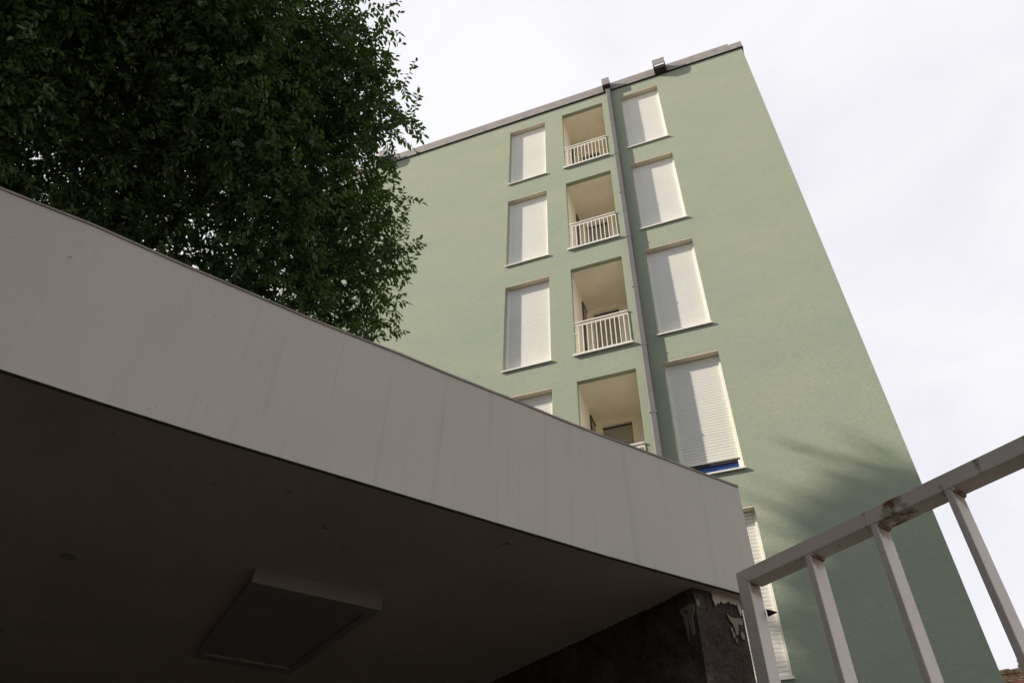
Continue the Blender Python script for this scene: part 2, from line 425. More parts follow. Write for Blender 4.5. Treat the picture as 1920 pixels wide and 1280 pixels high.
m.face((*q0, 0), (*q1, 0), (*q1, Zc), (*q0, Zc)); m.face((*r1, 0), (*r0, 0), (*r0, Zc), (*r1, Zc)); m.face((*q0,0),(*q0,Zc),(*r0,Zc),(*r0,0)); m.face((*q1,0),(*r1,0),(*r1,Zc),(*q1,Zc))
sh(m, 'rear_wall', M['plaster'])
m = MB(); e0, e1 = P(L0, .3), P(L0, DEP-.12); g = fh*.15
m.face((e0[0]+g[0], e0[1]+g[1], 0), (e1[0]+g[0], e1[1]+g[1], 0), (e1[0]+g[0], e1[1]+g[1], Zc), (e0[0]+g[0], e0[1]+g[1], Zc)); m.face((*e1, 0), (*e0, 0), (*e0, Zc), (*e1, Zc)); m.face((*e0, 0), (e0[0]+g[0], e0[1]+g[1], 0), (e0[0]+g[0], e0[1]+g[1], Zc), (*e0, Zc))
sh(m, 'end_wall', M['plaster'])
sh(MB().prism([(-1.8355+.022*math.cos(i*math.pi/10), 1.3656+.022*math.sin(i*math.pi/10)) for i in range(20)], lambda p, k: (p[0], p[1], Zc-.004 if k == 0 else Zc+.001)), 'round_cover', M['hatch_paint'])
# ceiling hatch: shallow framed panel under the ceiling
hp = [np.array(v) for v in ((-1.396,1.604), (-1.140,1.883), (-1.669,2.232), (-1.898,2.002))]
cen = sum(hp)/4
def inset(f): return [cen+(p-cen)*f for p in hp]
def slab(m, pts, z0, z1):
    m.prism([tuple(p) for p in pts], lambda p, k: (p[0], p[1], z0 if k == 0 else z1)); return m
hatch = sh(slab(MB(), inset(.97), Zc-.030, Zc+.001), 'ceiling_hatch', M['hatch_paint'], bevel=.003)
m = MB()
ou, inn = inset(1.0), inset(.86)
for i in range(4):
    j = (i+1) % 4; slab(m, [ou[i], ou[j], inn[j], inn[i]], Zc-.040, Zc-.0305)
sh(m, 'hatch_frame', M['hatch_paint'], hatch, bevel=.002)
for q in inset(.93):
    sh(MB().tube([(q[0], q[1], Zc-.0395), (q[0], q[1], Zc-.0415)], .004, 8), 'screw', M['hatch_paint'], hatch)
# near rim of the hatch
n_ = hp[1]-hp[0]; n_ = np.array([n_[1], -n_[0]])/np.linalg.norm(n_)
m = MB(); slab(m, [hp[0]+n_*.012, hp[1]+n_*.012, hp[1]+n_*.0005, hp[0]+n_*.0005], Zc-.042, Zc+.001)
sh(m, 'hatch_rim', M['hatch_paint'], hatch, bevel=.002)

# ------------------------------------------------------------------ side wall under the shelter
wc = np.array([-.262, 2.106]); wn = np.array([-.522, -.853])         # corner of the wall, normal of the inner face
sw = empty('plaster_wall', (wc[0]-.4, wc[1]+.3, 0), 0, 'dark stained plaster wall with cream paint runs under the shelter', 'wall')
wo = sw.location
def swp(mb, name, mat, parent=None, **kw):
    mb.v = [(a-wo[0], b-wo[1], c-wo[2]) for a, b, c in mb.v]; return mb.build(name, mat, parent or sw, **kw)
ew = .176
wr = wc + fh*ew
wl_ = wc + wd*1.93; wr_ = wr + wd*1.93
m = MB()
def grid(m, o, ax, L, z0, z1, nn, nx, nz, amp, seed):
    """rough sheet: uneven hand plaster"""
    r_ = np.random.default_rng(seed); lo = r_.normal(0, 1, (nz//4+3, nx//4+3)); b = len(m.v)
    for j in range(nz+1):
        for i in range(nx+1):
            u, v_ = i/4, j/4; i0, j0 = int(u), int(v_); fu, fv = u-i0, v_-j0
            h = (lo[j0,i0]*(1-fu)+lo[j0,i0+1]*fu)*(1-fv)+(lo[j0+1,i0]*(1-fu)+lo[j0+1,i0+1]*fu)*fv
            h = 0 if i in (0, nx) else (h*.8+r_.normal(0,.35))*amp
            p = o+ax*(L*i/nx)+nn*h
            m.v.append((p[0], p[1], z0+(z1-z0)*j/nz))
    for j in range(nz):
        for i in range(nx):
            a_ = b+j*(nx+1)+i; m.f.append((a_, a_+1, a_+nx+2, a_+nx+1))
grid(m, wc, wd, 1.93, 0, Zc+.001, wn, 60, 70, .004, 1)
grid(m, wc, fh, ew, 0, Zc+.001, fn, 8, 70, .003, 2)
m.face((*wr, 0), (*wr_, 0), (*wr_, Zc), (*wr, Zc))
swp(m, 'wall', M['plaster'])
# paint runs on the inner face and the wall end (thin skins of dried paint)
def skin(name, o, ax, nn, poly, mat):
    m = MB(); m.prism(poly, lambda p, k: (*(o+ax*p[0]+nn*(.0045 if k == 0 else .001)), Zc+p[1])); swp(m, name, M[mat])
skin('paint_run', wc, wd, wn, [(.006,-.050),(.020,-.045),(.042,-.047),(.058,-.052),(.052,-.066),(.046,-.072),(.044,-.10),(.040,-.128),(.0375,-.145),(.034,-.127),(.033,-.095),(.029,-.085),(.0265,-.11),(.0235,-.131),(.018,-.135),(.0145,-.12),(.015,-.09),(.010,-.075),(.004,-.066)], 'cream_splash')
skin('paint_run', wc, fh, fn, [(.002,-.038),(.010,-.036),(.012,-.052),(.007,-.058),(.001,-.055)], 'cream_splash')
skin('paint_run', wc, fh, fn, [(.108,-.052),(.122,-.062),(.145,-.060),(.160,-.056),(.167,-.066),(.160,-.078),(.148,-.076),(.143,-.09),(.139,-.108),(.132,-.112),(.130,-.096),(.125,-.082),(.116,-.072)], 'cream_splash')
for (x, z, r_) in ((.118,-.098,.005),(.122,-.113,.006),(.155,-.108,.008),(.128,-.128,.004)):
    skin('paint_run', wc, fh, fn, [(x+r_*math.cos(a)*.8, z+r_*1.5*math.sin(a)) for a in [i*math.pi/4 for i in range(8)]], 'cream_splash')
# ragged ceiling paint lapping over the wall
r5 = np.random.default_rng(8)
def ragged(o, ax, nn, s0, s1, n, lo, hi):
    pts = [(s0, .0)]
    for i in range(n+1):
        pts.append((s0+(s1-s0)*i/n, -float(r5.uniform(lo, hi))*(1 if r5.random() > .25 else 1.9)))
    pts.append((s1, .0)); return pts
skin('paint_lap', wc, wd, wn, ragged(wc, wd, wn, .05, 1.9, 300, .0003, .0035), 'ceiling')
skin('paint_lap', wc, fh, fn, ragged(wc, fh, fn, .065, .17, 14, .010, .030), 'ceiling')

# ------------------------------------------------------------------ gate
ga = R(-57.2)
gh = np.array([-math.sin(ga), -math.cos(ga)])     # along the rail, away from the post
gx0 = np.array([-.131, 2.059])
gate_mat('gate_rail_paint', [(.475, .095, .20), (.40, .03, -.12), (.10, .02, -.22), (.30, .02, -.25), (.60, .03, -.10), (.69, .05, -.22), (.80, .03, -.18), (.97, .06, .1)])
gate_mat('gate_bar_paint', [(50, 1, 0)], top=.960)
gate = empty('metal_gate', (*gx0, CZ), math.atan2(gh[1], gh[0]), 'cream painted metal gate of flat bars with a rusty top rail', 'gate')
# local axes: x along the rail, y away from the camera side (left of x), z up from eye level
T = 1.0
def yb2(a, b): return (a, b)
GL = 1.62
m = MB(); m.prism([(-.0045, T), (.0325, T-.038), (GL-.036, T-.038), (GL+.001, T)], lambda p, k: (p[0], .055*k, p[1]))
m.build('top_rail', M['gate_rail_paint'], gate, bevel=.0012)
MB().box(.03, GL-.03, 0, .036, -CZ+.10, -CZ+.14).build('bottom_rail', M['gate_rail_paint'], gate, bevel=.003)
for x, a_, b_ in ((-.0045, -.0006, -.0386), (GL-.036, -.0386, -.0006)):                # mitred corners
    m = MB(); m.prism([(x, T+a_), (x, -CZ+.02), (x+.037, -CZ+.02), (x+.037, T+b_)], lambda p, k: (p[0], .0001+.047*k, p[1]))
    m.build('post', M['gate_bar_paint'], gate, bevel=.0012)
bars = [.216+.1925*i for i in range(7)]
w_ = .0165
for i, x in enumerate(bars):
    m = MB(); m.box(x, x+w_, .0002, .055, -CZ+.1405, T-.0382)
    b_ = m.build('bar', M['gate_bar_paint'], gate, bevel=.002)
    wld = MB(); rr2 = random.Random(i)
    for q in range(9):
        yy = .004+q*.006; rad = .0035+rr2.random()*.002
        wld.tube([(x+w_-.001, yy, T-.0415), (x+w_+.003, yy+.001, T-.0405), (x+w_+.006, yy+.002, T-.0375)], [rad, rad*.9, rad*.4], 7)
    wld.build('weld', M['gate_bar_paint'], b_, smooth=True)
# latch plate on the back of the post
m = MB(); m.prism([(.034,-.058),(.0345,-.078),(.064,-.076),(.050,-.067)], lambda p, k: (p[0], .049+.005*k, T-.044+p[1]))
m.build('latch', M['black_metal'], gate)

# ------------------------------------------------------------------ trees
def make_leaves(P_, Dr, size, aspect, tone, rng):
    """P_: leaf bases, Dr: leaf directions. Folded pointed leaf: 6 verts, 4 tris"""
    n = len(P_); Dr = Dr/np.linalg.norm(Dr, axis=1, keepdims=True)
    rv = rng.normal(0, 1, (n, 3)); rv[:, 2] *= .35
    S = np.cross(Dr, np.cross(rv, Dr)); S = np.cross(Dr, np.array([0, 0, 1.])) + .75*rv
    S -= Dr*np.sum(S*Dr, 1, keepdims=True); S /= np.linalg.norm(S, axis=1, keepdims=True)
    N = np.cross(S, Dr); L = (size*rng.uniform(.65, 1.2, n))[:, None]; W = L*aspect
    curl = rng.uniform(-.02, .18, n)[:, None]
    a0 = P_; tip = P_+Dr*L - N*L*curl*1.2
    m1 = P_+Dr*L*.33; m2 = P_+Dr*L*.68-N*L*curl*.4
    V = np.stack([a0, m1+S*W*.5+N*W*.18, m2+S*W*.40+N*W*.12, tip, m2-S*W*.40+N*W*.12, m1-S*W*.5+N*W*.18], 1).reshape(-1, 3)
    F = np.array([[0,3,2,1],[0,5,4,3]])[None]+(np.arange(n)*6)[:, None, None]
    return V, F.reshape(-1, 4), np.repeat(tone, 2)
def leaf_mesh(name, V, F, tone, mat, parent, origin):
    V = V-np.array(origin)
    me = bpy.data.meshes.new(name); me.vertices.add(len(V)); me.vertices.foreach_set('co', V.ravel())
    me.loops.add(F.size); me.loops.foreach_set('vertex_index', F.ravel().astype(np.int32))
    me.polygons.add(len(F)); me.polygons.foreach_set('loop_start', np.arange(0, F.size, 4, dtype=np.int32)); me.polygons.foreach_set('loop_total', np.full(len(F), 4, np.int32))
    me.update(calc_edges=True)
    at = me.attributes.new('tone', 'FLOAT', 'FACE'); at.data.foreach_set('value', tone.astype(np.float32))
    me.materials.append(mat); o = bpy.data.objects.new(name, me); COL.objects.link(o); o.parent = parent; return o
def twig_mesh(name, segs, mat, parent, origin, r=.004):
    S = np.array(segs); n = len(S); a, b = S[:, 0]-np.array(origin), S[:, 1]-np.array(origin)
    d = b-a; d /= np.linalg.norm(d, axis=1, keepdims=True)+1e-9
    u = np.cross(d, [.3, .5, .8]); u /= np.linalg.norm(u, axis=1, keepdims=True)+1e-9; w = np.cross(d, u)
    ang = [0, 2.094, 4.189]; V = np.stack([p+(u*math.cos(t_)+w*math.sin(t_))*q for p, q in ((a, r), (b, r*.4)) for t_ in ang], 1).reshape(-1, 3)
    F = (np.array([[0,1,4,3],[1,2,5,4],[2,0,3,5]])[None]+(np.arange(n)*6)[:, None, None]).reshape(-1, 4)
    me = bpy.data.meshes.new(name); me.from_pydata(V.tolist(), [], F.tolist()); me.materials.append(mat)
    o = bpy.data.objects.new(name, me); COL.objects.link(o); o.parent = parent; return o
def shoots(blobs, per_m3, leaf, nleaf, rng, droop=.55, shell=.55, stray=1.):
    """leafy shoots inside a union of ellipsoid clumps; returns leaf bases, directions, tone, twigs"""
    C_, R_ = [], []
    for (cx, cy, cz, r, rz, den) in blobs:
        n = int(per_m3*den*r*r*rz*4.19); C_ += [(cx, cy, cz)]*n; R_ += [(r, r, rz)]*n
    C_, R_ = np.array(C_), np.array(R_); n = len(C_)
    d = rng.normal(0, 1, (n, 3)); d /= np.linalg.norm(d, axis=1, keepdims=True)
    rad = rng.uniform(0, 1, n)**shell; rad *= 1+(rng.random(n) < .06)*.3*stray*rng.random(n)
    p = C_+d*R_*rad[:, None]
    g = d*.8+rng.normal(0, .55, (n, 3)); g[:, 2] += .1; g /= np.linalg.norm(g, axis=1, keepdims=True)
    L = (leaf*rng.uniform(2.2, 4.6, n))[:, None]; tone = np.clip(rng.normal(.36, .22, n)+np.repeat(rng.normal(0, .13, len(blobs)), [int(per_m3*b_[5]*b_[3]*b_[3]*b_[4]*4.19) for b_ in blobs])+.22*(rad > .97), 0, 1)
    base = p-g*L*.5; dz = np.array([0, 0, -1.])*droop*.5
    side = np.cross(g, [0, 0, 1]); side /= np.linalg.norm(side, axis=1, keepdims=True)+1e-9
    Ps, Ds, Ts = [], [], []
    for i in range(nleaf):
        f = (i+.4)/nleaf; Ps.append(base+g*L*f+dz*L*f*f)
        ld = g*.55+side*(.75 if i % 2 else -.75)+rng.normal(0, .28, (n, 3)); ld[:, 2] -= droop
        if i == nleaf-1: ld = g+dz*2
        Ds.append(ld); Ts.append(np.clip(tone+rng.normal(0, .12, n), 0, 1))
    mid = base+g*L*.5+dz*L*.25; tip = base+g*L+dz*L
    segs = np.concatenate([np.stack([base, mid], 1), np.stack([mid, tip], 1)])
    return np.concatenate(Ps), np.concatenate(Ds), np.concatenate(Ts), segs
def limb_path(a, b, n, wob, rng, sag=0):
    a, b = np.array(a, float), np.array(b, float); out = []
    L = np.linalg.norm(b-a)
    for i in range(n+1):
        t_ = i/n; p = a+(b-a)*t_+np.array([0, 0, 1])*sag*L*math.sin(math.pi*t_)
        if 0 < i < n: p = p+rng.normal(0, wob*L, 3)
        out.append(tuple(p))
    return out

# --- the tree that leans over the shelter
CROWN = [
 (-2.10,1.94,5.73,0.34,0.34,1.2),(-2.01,2.28,5.41,0.28,0.28,1.2),(-2.04,2.54,5.27,0.26,0.26,1.2),(-2.37,3.03,4.86,0.3,0.3,1.2),(-2.32,3.31,4.70,0.24,0.24,1.2),(-2.57,3.42,4.34,0.3,0.3,1.2),
 (-2.57,1.66,5.74,0.5,0.5,1.5),(-2.3,1.94,5.53,0.5,0.5,1.5),(-2.26,2.21,5.33,0.48,0.48,1.5),(-2.26,2.46,5.22,0.42,0.42,1.5),(-2.62,2.53,5.02,0.5,0.5,1.5),(-2.59,2.86,4.85,0.5,0.5,1.5),
 (-2.53,3.21,4.66,0.42,0.42,1.5),(-2.73,3.27,4.37,0.45,0.45,1.5),(-2.66,3.47,4.11,0.34,0.34,1.5),(-3.05,3.5,4.11,0.4,0.4,1.5),(-2.84,2.3,5.74,0.6,0.6,1.5),(-3.2,3.12,5.12,0.6,0.6,1.5),
 (-3.23,2.57,5.4,0.6,0.6,1.5),(-3.78,0.23,4.76,0.65,0.65,1.0),(-4.3,0.3,5.41,0.57,0.57,1.0),(-3.93,0.48,4.69,0.52,0.52,1.0),(-4.65,0.44,5.52,0.59,0.59,1.0),(-3.91,0.53,4.21,0.65,0.65,1.0),
 (-4.88,0.75,5.48,0.52,0.52,1.0),(-3.86,0.78,3.98,0.64,0.64,1.0),(-5.23,1.01,5.26,0.64,0.64,1.0),(-4.33,1.16,3.87,0.61,0.61,0.6),(-5.36,1.41,4.78,0.65,0.65,0.6),(-4.26,1.34,3.73,0.53,0.53,1.0),
 (-5.26,1.49,4.5,0.6,0.6,1.0),(-3.53,0.27,5.07,0.5,0.5,1.0),(-4.04,0.44,5.59,0.63,0.63,1.0),(-3.45,0.51,4.39,0.51,0.51,1.0),(-4.39,0.69,5.43,0.62,0.62,1.0),(-3.69,0.88,4.4,0.56,0.56,1.0),
 (-4.47,0.98,5.25,0.62,0.62,1.0),(-3.72,1.06,4.08,0.65,0.65,1.0),(-4.86,1.18,5.27,0.65,0.65,1.0),(-4.13,1.34,4.04,0.55,0.55,0.6),(-4.77,1.42,4.85,0.52,0.52,0.6),(-4.05,1.58,3.68,0.51,0.51,1.0),
 (-4.99,1.93,4.73,0.54,0.54,1.0),(-3.19,0.43,5.11,0.65,0.65,1.0),(-3.8,0.59,5.81,0.57,0.57,1.0),(-3.39,0.7,4.63,0.57,0.57,1.0),(-4.22,1.01,6.1,0.57,0.57,1.0),(-3.55,0.98,4.6,0.55,0.55,1.0),
 (-4.24,1.06,5.63,0.66,0.66,1.0),(-3.63,1.27,4.48,0.55,0.55,1.0),(-4.65,1.4,5.55,0.64,0.64,1.0),(-3.98,1.54,4.31,0.61,0.61,.16),(-4.62,1.84,5.09,0.61,0.61,.05),(-4.1,1.75,4.11,0.61,0.61,.16),
 (-4.97,2.2,4.85,0.59,0.59,.05),(-4.05,1.89,3.62,0.61,0.61,1.0),(-5.08,2.52,4.58,0.63,0.63,1.0),(-3.12,0.66,5.23,0.61,0.61,1.0),(-3.56,0.87,6.21,0.58,0.58,1.0),(-3.34,0.91,5.1,0.58,0.58,1.0),
 (-3.86,1.12,6.14,0.53,0.53,1.0),(-3.29,1.17,4.88,0.57,0.57,1.0),(-4.04,1.45,5.88,0.62,0.62,1.0),(-3.45,1.26,4.57,0.6,0.6,1.0),(-4.3,1.71,5.62,0.51,0.51,1.0),(-3.39,1.53,4.23,0.52,0.52,1.0),
 (-4.25,1.88,5.26,0.51,0.51,1.0),(-3.75,1.93,4.22,0.59,0.59,.16),(-4.43,2.31,4.76,0.56,0.56,.05),(-3.71,2.08,3.75,0.63,0.63,1.0),(-4.7,2.6,4.89,0.52,0.52,1.0),(-2.68,0.78,5.41,0.6,0.6,1.0),
 (-3.26,0.83,6.43,0.59,0.59,1.0),(-2.82,1.15,5.13,0.56,0.56,1.0),(-3.19,1.14,6.09,0.59,0.59,1.0),(-2.96,1.25,5.04,0.64,0.64,1.0),(-3.58,1.5,5.87,0.55,0.55,1.0),(-3.18,1.68,5.02,0.65,0.65,1.0),
 (-3.93,1.95,6.07,0.58,0.58,1.0),(-3.45,1.9,4.78,0.58,0.58,1.0),(-3.93,2.16,5.34,0.6,0.6,1.0),(-3.52,2.16,4.45,0.63,0.63,1.0),(-4.21,2.5,5.09,0.65,0.65,1.0),(-3.4,2.37,4.0,0.52,0.52,.18),
 (-4.24,3.03,5.06,0.58,0.58,.07),(-3.73,2.82,3.83,0.52,0.52,1.0),(-4.41,3.32,4.66,0.55,0.55,1.0),(-2.39,0.88,5.3,0.56,0.56,1.0),(-2.71,1.1,6.27,0.54,0.54,1.0),(-2.66,1.3,5.37,0.59,0.59,1.0),
 (-3.19,1.43,6.24,0.59,0.59,1.0),(-2.63,1.51,5.05,0.65,0.65,1.0),(-3.37,1.8,6.35,0.53,0.53,1.0),(-2.77,1.72,4.6,0.63,0.63,1.0),(-3.33,2.12,5.87,0.62,0.62,1.0),(-2.85,2.04,4.73,0.59,0.59,1.0),
 (-3.5,2.4,5.55,0.59,0.59,1.0),(-2.93,2.26,4.39,0.63,0.63,.18),(-3.59,2.85,5.18,0.62,0.62,.07),(-3.24,2.87,4.18,0.51,0.51,1.0),(-3.89,3.28,5.22,0.65,0.65,.07),(-3.21,2.85,3.86,0.65,0.65,1.0),
 (-4.15,3.53,4.63,0.53,0.53,1.0),(-2.46,1.18,6.39,0.51,0.51,1.0),(-3.07,2.3,5.84,0.6,0.6,1.0),(-2.75,2.49,4.4,0.62,0.62,1.0),(-3.01,2.89,4.37,0.53,0.53,1.0),(-2.98,3.02,3.74,0.52,0.52,1.0),]
CROWN = [(a, b, c+CZ, r, rz, d) for a, b, c, r, rz, d in CROWN]
TB = (-4.35, 2.75, 0)
tree = empty('broadleaf_tree', TB, 0, 'dense dark green tree with drooping pointed leaves behind the shelter', 'tree')
def in_tree(mb, name, parent=None): 
    mb.v = [(a-TB[0], b-TB[1], c-TB[2]) for a, b, c in mb.v]; return mb.build(name, M['bark'], parent or tree, smooth=True)
rt = np.random.default_rng(21)
tk = limb_path((-4.35, 2.75, 0), (-4.12, 2.25, 4.2), 7, .008, rt)
trunk = in_tree(MB().tube(tk, [.17, .15, .14, .135, .13, .125, .12, .11], 14), 'trunk')
ends = [((-4.12,2.25,4.2), (-3.35,1.75,6.7), .085), ((-4.12,2.25,4.2), (-4.1,1.55,6.6), .06), ((-4.2,2.45,3.3), (-2.9,2.7,5.6), .06), ((-4.15,2.35,3.8), (-3.1,2.2,6.4), .055),
        ((-4.2,2.45,3.2), (-4.3,1.3,5.2), .05), ((-4.12,2.25,4.2), (-4.6,2.3,7.6), .07)]
limbs = []
for a, b_, r in ends:
    pt = limb_path(a, b_, 6, .03, rt, .06); limbs.append((np.array(pt), r))
    in_tree(MB().tube(pt, list(np.linspace(r, r*.35, 7)), 9), 'limb')
allp = np.concatenate([q for q, _ in limbs])
for i, (cx, cy, cz, r, rz, den) in enumerate(CROWN):
    if i % 3: continue
    c_ = np.array([cx, cy, cz]); j = np.argmin(np.linalg.norm(allp-c_, axis=1)+2*(allp[:, 2] > cz))
    pt = limb_path(allp[j], c_+rt.normal(0, .1, 3), 4, .05, rt, .08)
    in_tree(MB().tube(pt, list(np.linspace(.02, .006, 5)), 5), 'branch')
P_, D_, T_, sg = shoots(CROWN, 200, .064, 13, np.random.default_rng(7), droop=.6, shell=.5)
V, F, tn = make_leaves(P_, D_, .053, .42, T_, np.random.default_rng(9))
crown = leaf_mesh('crown', V, F, tn, M['leaf'], tree, TB)
twig_mesh('twigs', sg, M['bark'], tree, TB, .0022)

# --- the tall tree down the street whose crown throws the soft shadow on the block
SUN = np.array([-2.5, -1.0, 1.8]); SUN /= np.linalg.norm(SUN)
SB = (-17.6, 3.0, 0)
st = empty('street_tree', SB, 0, 'tall street tree shading the lower corner of the green block, outside the left edge', 'tree')
r7 = np.random.default_rng(31)
def in_st(mb, name):
    mb.v = [(a-SB[0], b-SB[1], c-SB[2]) for a, b, c in mb.v]; return mb.build(name, M['bark'], st, smooth=True)
in_st(MB().tube(limb_path(SB, (-17.4, 2.6, 15.5), 8, .006, r7), list(np.linspace(.35, .12, 9)), 12), 'trunk')
SH = []
def sb(fx, fz, t_, r, rz, den):
    """clump standing t_ along the sun direction from the facade point (fx, fz)"""
    q = np.array([fx, D, fz+CZ])+np.array([-2.5, -1., 1.8])*t_; SH.append((*q, r, rz, den))
for fx, fz, r, den in [(2.0,4.55,.55,.45),(1.6,3.75,.55,.55),(2.4,3.6,.8,.8),(2.9,4.9,.8,.7),(1.3,3.05,.55,.6),(2.0,2.4,.9,1.),(1.0,2.0,.7,.9),(3.2,3.4,1.1,1.),(1.6,4.95,.34,.30),(1.1,4.25,.34,.32),(.8,3.5,.30,.3),(.45,2.6,.35,.4),(3.,2.,1.2,1.),(1.4,1.2,1.2,1.),(0,1.4,.7,.8)]:
    sb(fx, fz, 7.9+r7.uniform(-.5, .3), r, r*.7, den)
P_, D_, T_, sg = shoots(SH, 95, .17, 11, np.random.default_rng(8), droop=.3, shell=.7)
# long outer sprays reaching up and to the left
for fx, fz, L in [(1.75,5.4,1.3),(1.3,5.0,1.4),(1.0,4.5,1.3),(.7,4.0,1.2),(.35,3.3,1.0),(1.6,5.75,.9),(.2,2.9,.9),(2.0,5.6,.8),(1.15,4.75,.9),(1.45,5.35,1.2),(.9,4.25,1.3),(1.9,5.05,1.2),(.55,3.7,1.1),(1.35,4.0,1.2),(1.1,3.45,1.2),(1.75,4.35,1.1),(.7,3.1,1.0),(1.5,4.65,1.0)]:
    q0 = np.array([fx+.35, D, fz-.25+CZ])+np.array([-2.5, -1., 1.8])*7.8
    n = int(150*L); f = r7.random(n); g = np.array([-.92, .0, .42])
    pp = q0+g*(f*L)[:, None]+r7.normal(0, .065, (n, 3))*(1.25-f)[:, None]
    P_ = np.concatenate([P_, pp]); D_ = np.concatenate([D_, g+r7.normal(0, .5, (n, 3))]); T_ = np.concatenate([T_, np.full(n, .4)])
    in_st(MB().tube([tuple(q0-g*.8), tuple(q0+g*L)], [.03, .006], 5), 'branch')
V, F, tn = make_leaves(P_, D_, .17, .45, T_, np.random.default_rng(19))
leaf_mesh('crown', V, F, tn, M['leaf'], st, SB)
for c in SH[:13:2]:
    in_st(MB().tube(limb_path((-17.4, 2.6, 14.8), c[:3], 4, .04, r7, .05), [.1, .08, .06, .04, .02], 7), 'limb')

# ------------------------------------------------------------------ tiled house behind the gate
hz = 8.1+CZ
house = empty('tiled_house', (8.0, 27.5, 0), 0, 'distant house with a brown tiled roof and pale chimney behind the gate', 'house')
ho = house.location
def hs(mb, name, mat, parent=None, **kw):
    mb.v = [(a-ho[0], b-ho[1], c-ho[2]) for a, b, c in mb.v]; return mb.build(name, M[mat], parent or house, **kw)
hx0, hx1, hy0, hyr, hy1, ze = 3.0, 13.0, 22.2, 25.2, 28.2, hz-2.35
hs(MB().box(hx0+.3, hx1-.3, hy0+.35, hy1-.35, 0, ze+.15), 'wall', 'stone_wall')
def roof_plane(x0, x1, ya, za, yb, zb):
    """real tile courses: each course a slightly tilted strip with its own front lip"""
    m = MB(); n = 18
    for i in range(n):
        t0, t1 = i/n, (i+1)/n
        nx = int((x1-x0)/.22)
        y0_, z0_, y1_, z1_ = ya+(yb-ya)*t0, za+(zb-za)*t0, ya+(yb-ya)*t1, za+(zb-za)*t1
        rng_ = random.Random(i)
        for k in range(nx):
            a_, b_ = x0+k*.22, x0+k*.22+.212; dz = rng_.uniform(0, .02); xo = .11*(i % 2)
            m.face((a_+xo, y0_, z0_+.05+dz), (b_+xo, y0_, z0_+.05+dz), (b_+xo, y1_, z1_+.02+dz), (a_+xo, y1_, z1_+.02+dz))
            m.face((a_+xo, y0_, z0_+.0), (b_+xo, y0_, z0_+.0), (b_+xo, y0_, z0_+.05+dz), (a_+xo, y0_, z0_+.05+dz))
    m.face((x0, ya, za), (x1+.1, ya, za), (x1+.1, yb, zb), (x0, yb, zb))
    return m
m = roof_plane(hx0, hx1, hy0, ze, hyr, hz)
m.face((hx0, hyr, hz), (hx1, hyr, hz), (hx1, hy1, ze), (hx0, hy1, ze)); m.face((hx0+.3, hy0+.35, ze), (hx0+.3, hyr, hz-.1), (hx0+.3, hy1-.35, ze)); m.face((hx1-.3, hy0+.35, ze), (hx1-.3, hy1-.35, ze), (hx1-.3, hyr, hz-.1))
rf = hs(m, 'roof', 'tiles')
m = MB()
for i in range(28): m.tube([(hx0+i*.355, hyr, hz+.04), (hx0+i*.355+.38, hyr, hz+.055)], [.10, .12], 8)
hs(m, 'ridge_tiles', 'tiles', rf)
cx, cy = 5.55, 24.2
m = MB(); m.box(cx-.2, cx+.3, cy-.25, cy+.25, hz-1.5, hz-.205)
ch = hs(m, 'chimney', 'chimney_render', rf)
for i in range(3):
    hs(MB().box(cx-.27-.03*(i % 2), cx+.37+.03*(i % 2), cy-.33, cy+.33, hz-.20+i*.14, hz-.14+i*.14), 'chimney_cap', 'chimney_render')
    hs(MB().box(cx-.15, cx+.25, cy-.2, cy+.2, hz-.139+i*.14, hz-.061+i*.14), 'chimney_neck', 'red_clay')
# lower red tiled lean-to in front
hs(MB().prism([(21.0, hz-2.0), (22.6, hz-1.0), (22.6, hz-1.15), (21.0, hz-2.15)], lambda p, k: (4.62 if k == 0 else 9, p[0], p[1])), 'porch_roof', 'red_clay')

# ------------------------------------------------------------------ unseen house added on the left to shade the forecourt
nb = empty('shade_house', (-20, -9, 0), 0, 'tall unseen stone house added left of the photographer to shade the forecourt', 'house')
no = nb.location
def nbp(mb, name, mat, parent=None):
    mb.v = [(a-no[0], b-no[1], c-no[2]) for a, b, c in mb.v]; return mb.build(name, M[mat], parent or nb)
nx0, nx1, ny0, ny1, nz = -30, -9.6, -12, 0.2, 14.6
wl2 = nbp(MB().box(nx0, nx1, ny0, ny1, 0, nz), 'wall', 'stone_wall')
nbp(MB().box(nx0-.3, nx1+.3, ny0-.3, ny1+.3, nz+.002, nz+.28), 'roof', 'tiles')
for r_ in range(4):
    for i in range(5):
        y = ny0+1.4+i*2.3; z = 1.2+r_*3.3
        w_o = nbp(MB().box(nx1+.003, nx1+.05, y-.62, y+.62, z-.07, z+1.87), 'window', 'white_metal')
        nbp(MB().box(nx1+.051, nx1+.06, y-.54, y+.54, z, z+1.8), 'window_pane', 'window_dark', w_o)

# ------------------------------------------------------------------ unseen terrace added behind the photographer to block sky light
tr = empty('blocker_house', (-2, -11, 0), 0, 'plain unseen house added behind the photographer to block sky light', 'house')
def trp(mb, name, mat, parent=None):
    mb.v = [(a+2, b+11, c) for a, b, c in mb.v]; return mb.build(name, M[mat], parent or tr)
trp(MB().box(-9.2, .6, -15, -6.0, 0, 13), 'wall', 'stone_wall')
trp(MB().prism([(-15.4, 13), (-5.6, 13), (-10.5, 15.4)], lambda p, k: (-9.4 if k == 0 else .8, p[0], p[1]+.003)), 'roof', 'tiles')
for r_ in range(4):
    for i in range(3):
        x = -7.6+i*2.9; z = 1.0+r_*3
        w_o = trp(MB().box(x-.55, x+.55, -5.997, -5.95, z-.07, z+1.67), 'window', 'white_metal')
        trp(MB().box(x-.47, x+.47, -5.949, -5.94, z, z+1.6), 'window_pane', 'window_dark', w_o)

